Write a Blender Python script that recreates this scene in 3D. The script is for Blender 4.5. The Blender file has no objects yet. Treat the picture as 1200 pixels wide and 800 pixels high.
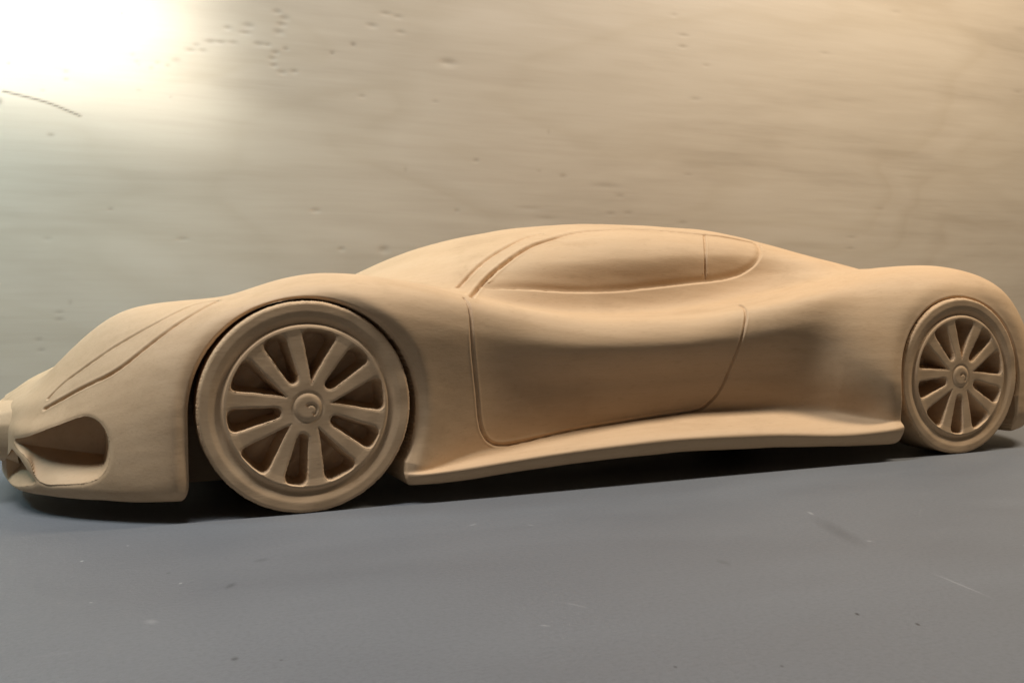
import bpy, math
import numpy as np
from mathutils import Vector, Matrix

# ------------------------------------------------------------------ camera, light, exposure
S = 0.034                     # metres per modelling unit (one unit = wheel radius of the model car)
scene = bpy.context.scene
col = scene.collection

YAW, PITCH, ROLL = 0.3989, 0.0323, -0.009
cam_d = bpy.data.cameras.new('camera')
cam_d.sensor_width = 36.0
cam_d.lens = 1100.0 / 1200.0 * 36.0
cam_d.clip_start = 0.005
cam_d.clip_end = 50.0
cam = bpy.data.objects.new('camera', cam_d)
col.objects.link(cam)
cam.location = (-1.646 * S, -8.853 * S, 1.886 * S)
dirv = Vector((math.sin(YAW) * math.cos(PITCH), math.cos(YAW) * math.cos(PITCH), -math.sin(PITCH)))
rv = Vector((math.cos(YAW), -math.sin(YAW), 0.0))
uv = rv.cross(dirv)
right = math.cos(ROLL) * rv + math.sin(ROLL) * uv
up = -math.sin(ROLL) * rv + math.cos(ROLL) * uv
cam.rotation_euler = Matrix((right, up, -dirv)).transposed().to_euler()
scene.camera = cam
cam_d.dof.use_dof = False

world = bpy.data.worlds.new('World')
scene.world = world
world.use_nodes = True
bg = world.node_tree.nodes['Background']
bg.inputs[0].default_value = (0.92, 0.96, 1.0, 1)
bg.inputs[1].default_value = 0.02

def lamp(name, kind, loc, target, energy, color, **kw):
    ld = bpy.data.lights.new(name, kind)
    ld.energy = energy
    ld.color = color
    for k, v in kw.items():
        setattr(ld, k, v)
    o = bpy.data.objects.new(name, ld)
    col.objects.link(o)
    o.location = [c * S for c in loc]
    o.rotation_euler = (Vector(target) - Vector(loc)).to_track_quat('-Z', 'Y').to_euler()
    return o

# warm lamp over the bench, cool tube up on the left, lamps close to the board
tl = lamp('tube_lamp', 'AREA', (-4.5, -1.6, 15), (0, 0, 0), 2.75, (0.97, 0.98, 1.0), shape='RECTANGLE', size=0.30, size_y=0.07)
tl.rotation_euler = (math.radians(8), math.radians(-14), 0)          # long side along the car
bl = lamp('bench_lamp', 'AREA', (15.0, -1.9, 16), (0, 0, 0), 4.0, (1.0, 0.87, 0.70), shape='RECTANGLE', size=0.30, size_y=0.07)
bl.rotation_euler = (math.radians(34), math.radians(4), 0)
lamp('cool_lamp', 'AREA', (-8.5, 2.3, 8.5), (-0.5, 7.0, 3.0), 0.30, (0.48, 0.82, 0.97), shape='DISK', size=0.06, spread=math.radians(90))
wl = lamp('board_lamp', 'AREA', (-7.2, 0.5, 10.9), (-3.1, 7.0, 7.2), 0.17, (0.97, 1.0, 0.96), shape='RECTANGLE', size=0.15, size_y=0.12, spread=math.radians(14))
wl.rotation_euler.rotate_axis('Z', math.radians(14))

vs = scene.view_settings
vs.view_transform = 'Standard'
vs.look = 'None'
vs.exposure = 0.0
vs.gamma = 1.0
vs.use_curve_mapping = False

# ------------------------------------------------------------------ helpers
def nt(mat):
    mat.use_nodes = True
    t = mat.node_tree
    for n in list(t.nodes):
        t.nodes.remove(n)
    out = t.nodes.new('ShaderNodeOutputMaterial')
    b = t.nodes.new('ShaderNodeBsdfPrincipled')
    t.links.new(b.outputs[0], out.inputs[0])
    return t, b

def node(t, kind, **kw):
    n = t.nodes.new(kind)
    for k, v in kw.items():
        if k.startswith('i_'):
            key = k[2:]
            n.inputs[int(key) if key.isdigit() else key.replace('_', ' ')].default_value = v
        else:
            setattr(n, k, v)
    return n

def ramp(t, stops):
    r = t.nodes.new('ShaderNodeValToRGB')
    e = r.color_ramp.elements
    while len(e) > 1:
        e.remove(e[-1])
    e[0].position = stops[0][0]
    e[0].color = stops[0][1]
    for p, c in stops[1:]:
        n = e.new(p)
        n.color = c
    return r

def coords(t, scale, rot=(0, 0, 0)):
    tc = t.nodes.new('ShaderNodeTexCoord')
    m = t.nodes.new('ShaderNodeMapping')
    m.inputs['Scale'].default_value = scale
    m.inputs['Rotation'].default_value = rot
    t.links.new(tc.outputs['Object'], m.inputs[0])
    return m.outputs[0]

def wood_material(name, base, dark, light):
    """pale carving wood, sanded: fine fibres along the length, faint bands, pores"""
    m = bpy.data.materials.new(name)
    t, b = nt(m)
    L = t.links.new
    fib = node(t, 'ShaderNodeTexNoise', i_Scale=1.0, i_Detail=5.0, i_Roughness=0.62)
    L(coords(t, (22, 420, 420), (0, 0.03, 0.02)), fib.inputs['Vector'])
    band = node(t, 'ShaderNodeTexNoise', i_Scale=1.0, i_Detail=3.0, i_Roughness=0.5, i_Distortion=0.6)
    L(coords(t, (7, 34, 46), (0, 0.05, 0)), band.inputs['Vector'])
    pore = node(t, 'ShaderNodeTexNoise', i_Scale=1.0, i_Detail=2.0)
    L(coords(t, (260, 1500, 1500)), pore.inputs['Vector'])
    r1 = ramp(t, [(0.28, dark), (0.5, base), (0.74, light)])
    mix = node(t, 'ShaderNodeMath', operation='MULTIPLY_ADD', i_1=0.45, i_2=0.0)
    L(fib.outputs[0], mix.inputs[0])
    mix2 = node(t, 'ShaderNodeMath', operation='MULTIPLY_ADD', i_1=0.55)
    L(band.outputs[0], mix2.inputs[0])
    L(mix.outputs[0], mix2.inputs[2])
    L(mix2.outputs[0], r1.inputs[0])
    pr = ramp(t, [(0.30, (0.80, 0.77, 0.74, 1)), (0.42, (1, 1, 1, 1))])
    L(pore.outputs[0], pr.inputs[0])
    mul = node(t, 'ShaderNodeMixRGB', blend_type='MULTIPLY', i_Fac=0.35)
    L(r1.outputs[0], mul.inputs[1])
    L(pr.outputs[0], mul.inputs[2])
    # handling smudges and sanding bloom
    smudge = node(t, 'ShaderNodeTexNoise', i_Scale=1.0, i_Detail=5.0, i_Roughness=0.6, i_Distortion=0.8)
    L(coords(t, (26, 40, 60), (0, 0.2, 0)), smudge.inputs['Vector'])
    sr = ramp(t, [(0.36, (0.90, 0.885, 0.87, 1)), (0.50, (1, 1, 1, 1)), (0.68, (1.03, 1.03, 1.035, 1))])
    L(smudge.outputs[0], sr.inputs[0])
    mul2 = node(t, 'ShaderNodeMixRGB', blend_type='MULTIPLY', i_Fac=0.75)
    L(mul.outputs[0], mul2.inputs[1])
    L(sr.outputs[0], mul2.inputs[2])
    L(mul2.outputs[0], b.inputs['Base Color'])
    b.inputs['Roughness'].default_value = 0.62
    b.inputs['Specular IOR Level'].default_value = 0.22
    fuzz = node(t, 'ShaderNodeTexNoise', i_Scale=1.0, i_Detail=4.0, i_Roughness=0.7)
    L(coords(t, (300, 1100, 1100)), fuzz.inputs['Vector'])
    bump = node(t, 'ShaderNodeBump', i_Strength=0.16, i_Distance=0.0004)
    L(fuzz.outputs[0], bump.inputs['Height'])
    L(bump.outputs[0], b.inputs['Normal'])
    return m

M_WOOD = wood_material('pale_carved_wood', (0.580, 0.397, 0.234, 1), (0.540, 0.361, 0.207, 1), (0.608, 0.427, 0.260, 1))

def build(name, co, quads, nrm=None, mat=None, parent=None, tris=None, smooth=True):
    """co (N,3) in modelling units, quads (M,4); unused vertices are dropped; custom normals keep seams invisible"""
    quads = np.asarray(quads, dtype=np.int64).reshape(-1, 4)
    used = np.zeros(len(co), bool)
    used[quads.ravel()] = True
    if tris is not None:
        tris = np.asarray(tris, dtype=np.int64).reshape(-1, 3)
        used[tris.ravel()] = True
    idx = np.cumsum(used) - 1
    c = co[used] * S
    q = idx[quads]
    loops = q.ravel()
    starts = np.arange(len(q)) * 4
    totals = np.full(len(q), 4)
    if tris is not None and len(tris):
        tt = idx[tris]
        starts = np.concatenate([starts, len(loops) + np.arange(len(tt)) * 3])
        totals = np.concatenate([totals, np.full(len(tt), 3)])
        loops = np.concatenate([loops, tt.ravel()])
    me = bpy.data.meshes.new(name)
    me.vertices.add(len(c))
    me.vertices.foreach_set('co', c.astype(np.float32).ravel())
    me.loops.add(len(loops))
    me.loops.foreach_set('vertex_index', loops.astype(np.int32))
    me.polygons.add(len(starts))
    me.polygons.foreach_set('loop_start', starts.astype(np.int32))
    me.polygons.foreach_set('loop_total', totals.astype(np.int32))
    me.update(calc_edges=True)
    me.validate()
    if smooth:
        me.polygons.foreach_set('use_smooth', np.ones(len(me.polygons), bool))
    if nrm is not None:
        me.normals_split_custom_set_from_vertices(nrm[used].astype(np.float32))
    if mat:
        me.materials.append(mat)
    o = bpy.data.objects.new(name, me)
    col.objects.link(o)
    if parent:
        o.parent = parent
    return o

def pchip(xs, ys, x):
    xs = np.asarray(xs, float); ys = np.asarray(ys, float)
    h = np.diff(xs); dl = np.diff(ys) / h
    d = np.zeros_like(ys)
    for i in range(1, len(xs) - 1):
        if dl[i - 1] * dl[i] > 0:
            w1 = 2 * h[i] + h[i - 1]; w2 = h[i] + 2 * h[i - 1]
            d[i] = (w1 + w2) / (w1 / dl[i - 1] + w2 / dl[i])
    d[0] = dl[0]; d[-1] = dl[-1]
    i = np.clip(np.searchsorted(xs, x) - 1, 0, len(xs) - 2)
    s = (x - xs[i]) / h[i]
    return ((1 + 2 * s) * (1 - s) ** 2 * ys[i] + s * (1 - s) ** 2 * h[i] * d[i]
            + s * s * (3 - 2 * s) * ys[i + 1] + s * s * (s - 1) * h[i] * d[i + 1])

def natural(xs, ys, x):
    """natural cubic spline"""
    xs = np.asarray(xs, float); ys = np.asarray(ys, float)
    n = len(xs); h = np.diff(xs)
    A = np.eye(n); r = np.zeros(n)
    for i in range(1, n - 1):
        A[i, i - 1] = h[i - 1]; A[i, i] = 2 * (h[i - 1] + h[i]); A[i, i + 1] = h[i]
        r[i] = 6 * ((ys[i + 1] - ys[i]) / h[i] - (ys[i] - ys[i - 1]) / h[i - 1])
    m = np.linalg.solve(A, r)
    i = np.clip(np.searchsorted(xs, x) - 1, 0, n - 2)
    a = (xs[i + 1] - x) / h[i]; b = (x - xs[i]) / h[i]
    return a * ys[i] + b * ys[i + 1] + ((a ** 3 - a) * m[i] + (b ** 3 - b) * m[i + 1]) * h[i] ** 2 / 6

def smooth_axis(a, sigma, axis):
    k = int(3 * sigma + 1)
    w = np.exp(-0.5 * (np.arange(-k, k + 1) / sigma) ** 2); w /= w.sum()
    a = np.moveaxis(a, axis, 0)
    p = np.concatenate([2 * a[:1] - a[k:0:-1], a, 2 * a[-1:] - a[-2:-k - 2:-1]])
    out = sum(w[j] * p[j:j + len(a)] for j in range(2 * k + 1))
    return np.moveaxis(out, 0, axis)

def seg_dist(P, poly):
    """distance of points P (N,k) to an open polyline (m,k)"""
    best = np.full(len(P), 1e9)
    for a, b in zip(poly[:-1], poly[1:]):
        ab = b - a
        t = np.clip(((P - a) @ ab) / (ab @ ab), 0, 1)
        q = P - a - t[:, None] * ab
        best = np.minimum(best, np.sqrt((q * q).sum(1)))
    return best

def inside(x, z, poly):
    r = np.zeros(x.shape, bool)
    n = len(poly)
    for i in range(n):
        x0, z0 = poly[i]; x1, z1 = poly[(i + 1) % n]
        c = ((z0 > z) != (z1 > z)) & (x < (x1 - x0) * (z - z0) / ((z1 - z0) if z1 != z0 else 1e-9) + x0)
        r ^= c
    return r

def refine(poly, n):
    """smooth a polyline with a chord-length spline"""
    p = np.asarray(poly, float)
    s = np.r_[0, np.cumsum(np.linalg.norm(np.diff(p, axis=0), axis=1))]
    t = np.linspace(0, s[-1], n)
    return np.stack([natural(s, p[:, k], t) for k in range(p.shape[1])], -1)

# ------------------------------------------------------------------ setting: table top and plywood board
#SETTING0
#MARKS
TABLE_MARKS = [(-1.086, -3.578, 0.022, 0.030, -0.138, -0.60), (2.532, -4.388, 0.013, 0.030, -0.427, -0.85), (2.721, -4.682, 0.013, 0.030, -0.426, -0.80), (4.222, -1.989, 0.073, 0.020, -1.966, 0.28), (3.953, -2.639, 0.525, 0.100, -1.925, -0.22), (3.610, -4.204, 0.277, 0.015, -1.755, 0.18), (-1.597, -0.607, 0.012, 0.015, -0.435, 0.50), (-1.268, -1.925, 0.012, 0.020, -0.430, 0.50), (-1.926, -0.976, 0.012, 0.020, -0.433, 0.60), (1.228, -1.102, 0.056, 0.020, 0.648, 0.20), (1.687, -1.335, 0.045, 0.020, -1.260, 0.15), (-0.952, -2.136, 0.081, 0.030, 1.106, -0.35), (-1.331, -1.612, 0.023, 0.020, 0.845, -0.40), (-0.658, -1.534, 0.064, 0.050, 0.443, -0.20), (0.688, -3.785, 0.034, 0.015, -0.652, 0.20), (3.941, -3.013, 0.024, 0.020, -1.073, 0.30), (-0.856, -3.702, 0.012, 0.015, -0.423, -0.50), (1.041, -4.663, 0.012, 0.020, -0.423, -0.50), (1.559, -4.883, 0.012, 0.020, -0.423, -0.50), (-1.837, -2.143, 0.012, 0.015, 0.712, 0.40), (2.495, -3.056, 0.090, 0.040, -1.609, -0.20), (-1.484, -2.722, 0.041, 0.060, 0.447, 0.15), (1.034, -3.510, 0.100, 0.015, -1.084, 0.10)]
def table_material():
    m = bpy.data.materials.new('grey_painted_board')
    t, b = nt(m)
    L = t.links.new
    n1 = node(t, 'ShaderNodeTexNoise', i_Scale=9.0, i_Detail=5.0, i_Roughness=0.55, i_Distortion=0.4)
    L(coords(t, (1, 2.2, 1), (0, 0, .2)), n1.inputs['Vector'])
    r = ramp(t, [(0.3, (0.150, 0.156, 0.166, 1)), (0.55, (0.159, 0.165, 0.174, 1)), (0.75, (0.169, 0.174, 0.182, 1))])
    L(n1.outputs[0], r.inputs[0])
    n2 = node(t, 'ShaderNodeTexNoise', i_Scale=1.0, i_Detail=4.0, i_Roughness=0.7)
    L(coords(t, (900, 900, 900)), n2.inputs['Vector'])
    sp = ramp(t, [(0.36, (0.86, 0.86, 0.86, 1)), (0.5, (1, 1, 1, 1)), (0.68, (1.1, 1.1, 1.1, 1))])
    L(n2.outputs[0], sp.inputs[0])
    mul = node(t, 'ShaderNodeMixRGB', blend_type='MULTIPLY', i_Fac=0.6)
    L(r.outputs[0], mul.inputs[1]); L(sp.outputs[0], mul.inputs[2])
    # pale dust specks and a few dark nicks
    vo = node(t, 'ShaderNodeTexVoronoi', i_Scale=62.0, i_Randomness=1.0)
    L(coords(t, (1, 1, 1)), vo.inputs['Vector'])
    sel = node(t, 'ShaderNodeSeparateColor'); L(vo.outputs['Color'], sel.inputs[0])
    size = node(t, 'ShaderNodeMath', operation='MULTIPLY', i_1=0.030); L(sel.outputs[0], size.inputs[0])
    inside_ = node(t, 'ShaderNodeMath', operation='LESS_THAN'); L(vo.outputs['Distance'], inside_.inputs[0]); L(size.outputs[0], inside_.inputs[1])
    rare = node(t, 'ShaderNodeMath', operation='GREATER_THAN', i_1=0.80); L(sel.outputs[1], rare.inputs[0])
    both = node(t, 'ShaderNodeMath', operation='MULTIPLY'); L(inside_.outputs[0], both.inputs[0]); L(rare.outputs[0], both.inputs[1])
    tone = ramp(t, [(0.0, (0.27, 0.27, 0.27, 1)), (0.55, (0.06, 0.04, 0.045, 1))]); tone.color_ramp.interpolation = 'CONSTANT'
    L(sel.outputs[2], tone.inputs[0])
    mx = node(t, 'ShaderNodeMixRGB'); L(both.outputs[0], mx.inputs[0]); L(mul.outputs[0], mx.inputs[1]); L(tone.outputs[0], mx.inputs[2])
    # long faint scuffs
    sc = node(t, 'ShaderNodeTexNoise', i_Scale=1.0, i_Detail=2.0, i_Roughness=0.5, i_Distortion=1.2)
    L(coords(t, (14, 160, 1), (0, 0, -.25)), sc.inputs['Vector'])
    scr = ramp(t, [(0.70, (0, 0, 0, 1)), (0.78, (0.16, 0.16, 0.16, 1))]); L(sc.outputs[0], scr.inputs[0])
    mx2 = node(t, 'ShaderNodeMixRGB', i_2=(0.27, 0.275, 0.28, 1)); L(scr.outputs[0], mx2.inputs[0]); L(mx.outputs[0], mx2.inputs[1])
    # single nicks, specks and scuffs
    last = mx2.outputs[0]
    for (mx_, my_, ml, mw, ma, mv) in TABLE_MARKS:
        tc = t.nodes.new('ShaderNodeTexCoord')
        mp = node(t, 'ShaderNodeMapping', vector_type='TEXTURE')
        mp.inputs['Location'].default_value = (mx_ * S, my_ * S, 0)
        mp.inputs['Rotation'].default_value = (0, 0, ma)
        mp.inputs['Scale'].default_value = (ml * S, mw * S, S)
        L(tc.outputs['Object'], mp.inputs[0])
        ln = node(t, 'ShaderNodeVectorMath', operation='LENGTH'); L(mp.outputs[0], ln.inputs[0])
        mr = node(t, 'ShaderNodeMapRange', i_1=0.3, i_2=1.2, i_3=abs(mv), i_4=0.0); L(ln.outputs['Value'], mr.inputs[0])
        mm = node(t, 'ShaderNodeMixRGB', i_2=(0.55, 0.55, 0.54, 1) if mv > 0 else (0.02, 0.02, 0.022, 1))
        L(mr.outputs[0], mm.inputs[0]); L(last, mm.inputs[1]); last = mm.outputs[0]
    L(last, b.inputs['Base Color'])
    rr = ramp(t, [(0.3, (0.42, 0.42, 0.42, 1)), (0.7, (0.58, 0.58, 0.58, 1))]); L(n1.outputs[0], rr.inputs[0])
    L(rr.outputs[0], b.inputs['Roughness'])
    b.inputs['Specular IOR Level'].default_value = 0.35
    bump = node(t, 'ShaderNodeBump', i_Strength=0.25, i_Distance=0.0003)
    L(n2.outputs[0], bump.inputs['Height']); L(bump.outputs[0], b.inputs['Normal'])
    return m

def table_top():
    # slab with eased front edges, wide enough that no edge shows
    x0, x1, y0, y1, th, r = -24, 40, -22, 9.5, 1.0, .12
    co = []; q = []
    for (dx, dz) in ((0, -th), (0, -r), (r * .3, -r * .3), (r, 0)):
        co += [(x0 + dx, y0 + dx, dz), (x1 - dx, y0 + dx, dz), (x1 - dx, y1 - dx, dz), (x0 + dx, y1 - dx, dz)]
    for k in range(3):
        for j in range(4):
            q.append((4 * k + j, 4 * k + (j + 1) % 4, 4 * k + 4 + (j + 1) % 4, 4 * k + 4 + j))
    q.append((12, 13, 14, 15)); q.append((3, 2, 1, 0))
    o = build('table_top', np.array(co, float), q, None, table_material(), None, smooth=False)
    o['kind'] = 'structure'
    return o
table_top()

YB = 7.0                       # face of the plywood board
def board_material():
    m = bpy.data.materials.new('varnished_plywood')
    t, b = nt(m)
    L = t.links.new
    fib = node(t, 'ShaderNodeTexNoise', i_Scale=1.0, i_Detail=6.0, i_Roughness=0.6)
    L(coords(t, (14, 10, 200), (0, -.02, 0)), fib.inputs['Vector'])
    band = node(t, 'ShaderNodeTexNoise', i_Scale=1.0, i_Detail=4.0, i_Roughness=0.55, i_Distortion=0.9)
    L(coords(t, (3.2, 5, 17), (0, -.03, 0)), band.inputs['Vector'])
    a1 = node(t, 'ShaderNodeMath', operation='MULTIPLY', i_1=0.27); L(fib.outputs[0], a1.inputs[0])
    a2 = node(t, 'ShaderNodeMath', operation='MULTIPLY_ADD', i_1=0.73); L(band.outputs[0], a2.inputs[0]); L(a1.outputs[0], a2.inputs[2])
    r = ramp(t, [(0.32, (0.325, 0.268, 0.200, 1)), (0.43, (0.38, 0.316, 0.240, 1)), (0.54, (0.415, 0.349, 0.268, 1)), (0.68, (0.445, 0.378, 0.296, 1))])
    L(a2.outputs[0], r.inputs[0])
    # broad wandering grain lines: contours of a slow noise, each with a slightly different tone on its two sides
    cn = node(t, 'ShaderNodeTexNoise', i_Scale=1.0, i_Detail=3.0, i_Roughness=0.42, i_Distortion=0.35)
    L(coords(t, (3.0, 1, 7.5), (0, .06, 0)), cn.inputs['Vector'])
    wr = ramp(t, [(0.36, (1.0, 1.0, 1.0, 1)), (0.40, (0.95, 0.94, 0.92, 1)), (0.415, (0.985, 0.98, 0.975, 1)), (0.47, (1, 1, 1, 1)), (0.515, (0.93, 0.92, 0.90, 1)), (0.53, (0.97, 0.965, 0.955, 1)), (0.60, (1.0, 1.0, 1.0, 1)), (0.64, (0.955, 0.945, 0.93, 1)), (0.655, (1.0, 1.0, 1.0, 1))]); L(cn.outputs[0], wr.inputs[0])
    mg = node(t, 'ShaderNodeMixRGB', blend_type='MULTIPLY', i_Fac=1.0); L(r.outputs[0], mg.inputs[1]); L(wr.outputs[0], mg.inputs[2]); r = mg
    at = node(t, 'ShaderNodeAttribute', attribute_name='mark')
    mx = node(t, 'ShaderNodeMixRGB', i_2=(0.09, 0.065, 0.04, 1)); L(at.outputs['Fac'], mx.inputs[0]); L(r.outputs[0], mx.inputs[1])
    L(mx.outputs[0], b.inputs['Base Color'])
    b.inputs['Roughness'].default_value = 0.5
    b.inputs['Specular IOR Level'].default_value = 0.4
    bump = node(t, 'ShaderNodeBump', i_Strength=0.12, i_Distance=0.0006)
    L(fib.outputs[0], bump.inputs['Height']); L(bump.outputs[0], b.inputs['Normal'])
    return m

def plywood_board():
    xs = np.r_[np.linspace(-14, -4.2, 12)[:-1], np.arange(-4.2, 18.5, .03), np.linspace(18.5, 34, 14)]
    zs = np.r_[np.linspace(.004, 1.2, 8)[:-1], np.arange(1.2, 9.2, .026), np.linspace(9.2, 16, 8)]
    X, Z = np.meshgrid(xs, zs, indexing='ij')
    Y = np.full(X.shape, YB)
    mark = np.zeros(X.shape)
    def dent(x, z, rx, rz, depth, dark):
        i0, i1 = np.searchsorted(xs, [x - 4 * rx, x + 4 * rx]); k0, k1 = np.searchsorted(zs, [z - 4 * rz, z + 4 * rz])
        g = np.exp(-((X[i0:i1, k0:k1] - x) / rx) ** 2 - ((Z[i0:i1, k0:k1] - z) / rz) ** 2)
        Y[i0:i1, k0:k1] += depth * g
        mark[i0:i1, k0:k1] = np.maximum(mark[i0:i1, k0:k1], dark * g)
    for d_ in BOARD_DENTS:
        dent(*d_)
    # a thin scratch
    sl = refine(BOARD_SCRATCH, 60)
    P = np.stack([X.ravel(), Z.ravel()], -1)
    sel = np.where((P[:, 0] > sl[:, 0].min() - .2) & (P[:, 0] < sl[:, 0].max() + .2) & (P[:, 1] > sl[:, 1].min() - .2) & (P[:, 1] < sl[:, 1].max() + .2))[0]
    d = seg_dist(P[sel], sl)
    mm = mark.ravel(); mm[sel] = np.maximum(mm[sel], .85 * np.exp(-(d / .016) ** 2)); mark = mm.reshape(X.shape)
    Y += .012 * vn2(X, Z)
    n0 = len(xs) * len(zs)
    co = np.concatenate([np.stack([X, Y, Z], -1).reshape(-1, 3)])
    nz = len(zs)
    ii, kk = np.meshgrid(np.arange(len(xs) - 1), np.arange(nz - 1), indexing='ij')
    a = (ii * nz + kk).ravel()
    q = np.stack([a, a + nz, a + nz + 1, a + 1], -1)
    # thickness
    cnr = np.array([0, (len(xs) - 1) * nz, (len(xs) - 1) * nz + nz - 1, nz - 1])
    bk = co[cnr].copy(); bk[:, 1] = YB + .5
    fr = co[cnr].copy()
    co = np.concatenate([co, fr, bk])
    f0 = n0
    qq = [(f0 + j, f0 + 4 + j, f0 + 4 + (j + 1) % 4, f0 + (j + 1) % 4) for j in range(4)] + [(f0 + 4, f0 + 7, f0 + 6, f0 + 5)]
    o = build('plywood_board', co, np.concatenate([q, np.array(qq)]), None, board_material(), None)
    at = o.data.attributes.new('mark', 'FLOAT', 'POINT')
    at.data.foreach_set('value', np.r_[mark.ravel(), np.zeros(8)].astype(np.float32))
    o['label'] = 'upright sheet of pale plywood with dents and a scratch behind the model car'
    o['category'] = 'board'
    return o

def vn2(x, z):
    return (np.sin(x * .7 + 1) * np.sin(z * .9) + .6 * np.sin(x * 1.9 + z * .6) + .4 * np.sin(x * .8 - z * 2.3 + 2)) * .5
BOARD_DENTS = [(-3.04, 5.63, 0.023, 0.020, 0.000, 0.44), (-1.46, 6.54, 0.024, 0.026, 0.000, 0.44), (-3.16, 5.06, 0.028, 0.050, 0.000, 0.50), (-2.59, 5.27, 0.035, 0.020, 0.006, 0.22), (-2.27, 5.58, 0.035, 0.026, 0.006, 0.28), (-2.27, 5.46, 0.035, 0.026, 0.006, 0.33), (-2.50, 4.61, 0.046, 0.026, 0.006, 0.39), (-1.33, 5.92, 0.031, 0.026, 0.008, 0.17), (-1.27, 5.82, 0.037, 0.026, 0.008, 0.19), (-1.24, 5.77, 0.025, 0.020, 0.008, 0.17), (-1.06, 5.74, 0.031, 0.027, 0.008, 0.22), (-0.97, 5.83, 0.038, 0.027, 0.008, 0.22), (-0.82, 5.80, 0.038, 0.027, 0.008, 0.22), (-0.70, 5.89, 0.064, 0.040, 0.011, 0.19), (-1.25, 5.38, 0.037, 0.020, 0.006, 0.17), (-0.78, 5.31, 0.025, 0.020, 0.006, 0.17), (-0.48, 6.07, 0.065, 0.034, 0.014, 0.19), (-0.39, 6.16, 0.052, 0.027, 0.011, 0.19), (-0.17, 6.23, 0.079, 0.034, 0.014, 0.22), (-0.01, 6.24, 0.066, 0.027, 0.014, 0.22), (0.18, 6.25, 0.067, 0.027, 0.014, 0.19), (-0.29, 6.08, 0.052, 0.027, 0.011, 0.19), (0.10, 6.48, 0.053, 0.027, 0.014, 0.17), (0.42, 6.55, 0.095, 0.041, 0.014, 0.19), (0.38, 6.43, 0.081, 0.027, 0.014, 0.19), (0.59, 6.27, 0.082, 0.041, 0.014, 0.19), (0.73, 6.27, 0.055, 0.028, 0.014, 0.17), (0.90, 6.83, 0.069, 0.035, 0.014, 0.19), (1.01, 6.74, 0.083, 0.042, 0.014, 0.19), (0.97, 6.63, 0.069, 0.035, 0.014, 0.19), (0.92, 6.50, 0.083, 0.042, 0.014, 0.19), (1.03, 6.24, 0.042, 0.028, 0.011, 0.28), (0.86, 6.16, 0.055, 0.028, 0.014, 0.19), (0.81, 6.06, 0.055, 0.028, 0.014, 0.19), (0.83, 5.95, 0.055, 0.028, 0.014, 0.19), (0.96, 5.85, 0.069, 0.028, 0.014, 0.17), (1.16, 5.88, 0.056, 0.028, 0.014, 0.17), (2.16, 6.43, 0.044, 0.032, 0.008, 0.44), (1.80, 6.25, 0.036, 0.028, 0.008, 0.39), (2.49, 6.78, 0.090, 0.036, 0.014, 0.17), (2.74, 7.01, 0.091, 0.029, 0.014, 0.14), (3.00, 6.72, 0.077, 0.029, 0.011, 0.14), (2.95, 6.98, 0.076, 0.029, 0.011, 0.14), (3.86, 6.28, 0.144, 0.060, 0.017, 0.14), (2.30, 5.57, 0.059, 0.022, 0.008, 0.19), (3.61, 5.58, 0.063, 0.022, 0.006, 0.17), (-1.69, 3.52, 0.036, 0.020, 0.006, 0.28), (-0.64, 3.08, 0.090, 0.027, 0.008, 0.17), (-2.58, 3.04, 0.058, 0.026, 0.006, 0.11), (-2.29, 2.08, 0.020, 0.039, 0.003, 0.22), (-2.44, 1.93, 0.059, 0.020, 0.006, 0.22), (-2.44, 1.82, 0.059, 0.026, 0.006, 0.22), (-2.73, 1.52, 0.046, 0.020, 0.006, 0.28), (-2.70, 1.36, 0.046, 0.020, 0.006, 0.25), (8.76, 7.27, 0.119, 0.030, 0.005, 0.23), (8.74, 7.05, 0.099, 0.033, 0.005, 0.25), (9.03, 6.05, 0.120, 0.034, 0.005, 0.18), (9.29, 6.73, 0.081, 0.025, 0.004, 0.14), (8.54, 7.64, 0.078, 0.033, 0.004, 0.09), (12.28, 7.26, 0.137, 0.036, 0.004, 0.11), (6.10, 4.40, 0.071, 0.040, 0.005, 0.25), (5.81, 5.19, 0.026, 0.047, 0.003, 0.14), (7.01, 4.25, 0.297, 0.040, 0.005, 0.16), (7.30, 4.07, 0.094, 0.033, 0.005, 0.16), (7.11, 3.73, 0.093, 0.033, 0.005, 0.18), (7.49, 3.75, 0.094, 0.033, 0.005, 0.18), (8.72, 3.60, 0.099, 0.034, 0.005, 0.18), (8.85, 4.55, 0.100, 0.025, 0.004, 0.14), (5.61, 4.46, 0.052, 0.024, 0.004, 0.14), (3.99, 3.68, 0.048, 0.030, 0.008, 0.19), (2.65, 2.96, 0.091, 0.059, 0.014, 0.17), (1.91, 2.96, 0.059, 0.029, 0.011, 0.14), (13.00, 3.41, 0.118, 0.028, 0.004, 0.16), (12.96, 3.17, 0.118, 0.028, 0.004, 0.16), (5.75, 3.60, 0.210, 0.039, 0.005, 0.14), (5.40, 3.77, 0.242, 0.031, 0.005, 0.11), (14.23, 8.34, 0.147, 0.037, 0.004, 0.07), (13.77, 4.04, 0.121, 0.037, 0.004, 0.09), (18.00, 6.92, 0.141, 0.040, 0.004, 0.14), (4.37, 4.59, 0.049, 0.030, 0.008, 0.22), (3.05, 4.36, 0.023, 0.044, 0.006, 0.17), (1.48, 3.60, 0.072, 0.029, 0.011, 0.11)]
BOARD_SCRATCH = [(-3.114, 5.211), (-2.935, 5.175), (-2.709, 5.130), (-2.514, 5.081), (-2.307, 5.007), (-2.085, 4.920)]

plywood_board()
#SETTING1

# ------------------------------------------------------------------ the carved car body
C = 2.75                      # centre line of the car (y)
WB = 8.348                    # wheelbase in wheel radii
X0, X1 = -2.78, 10.60
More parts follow.
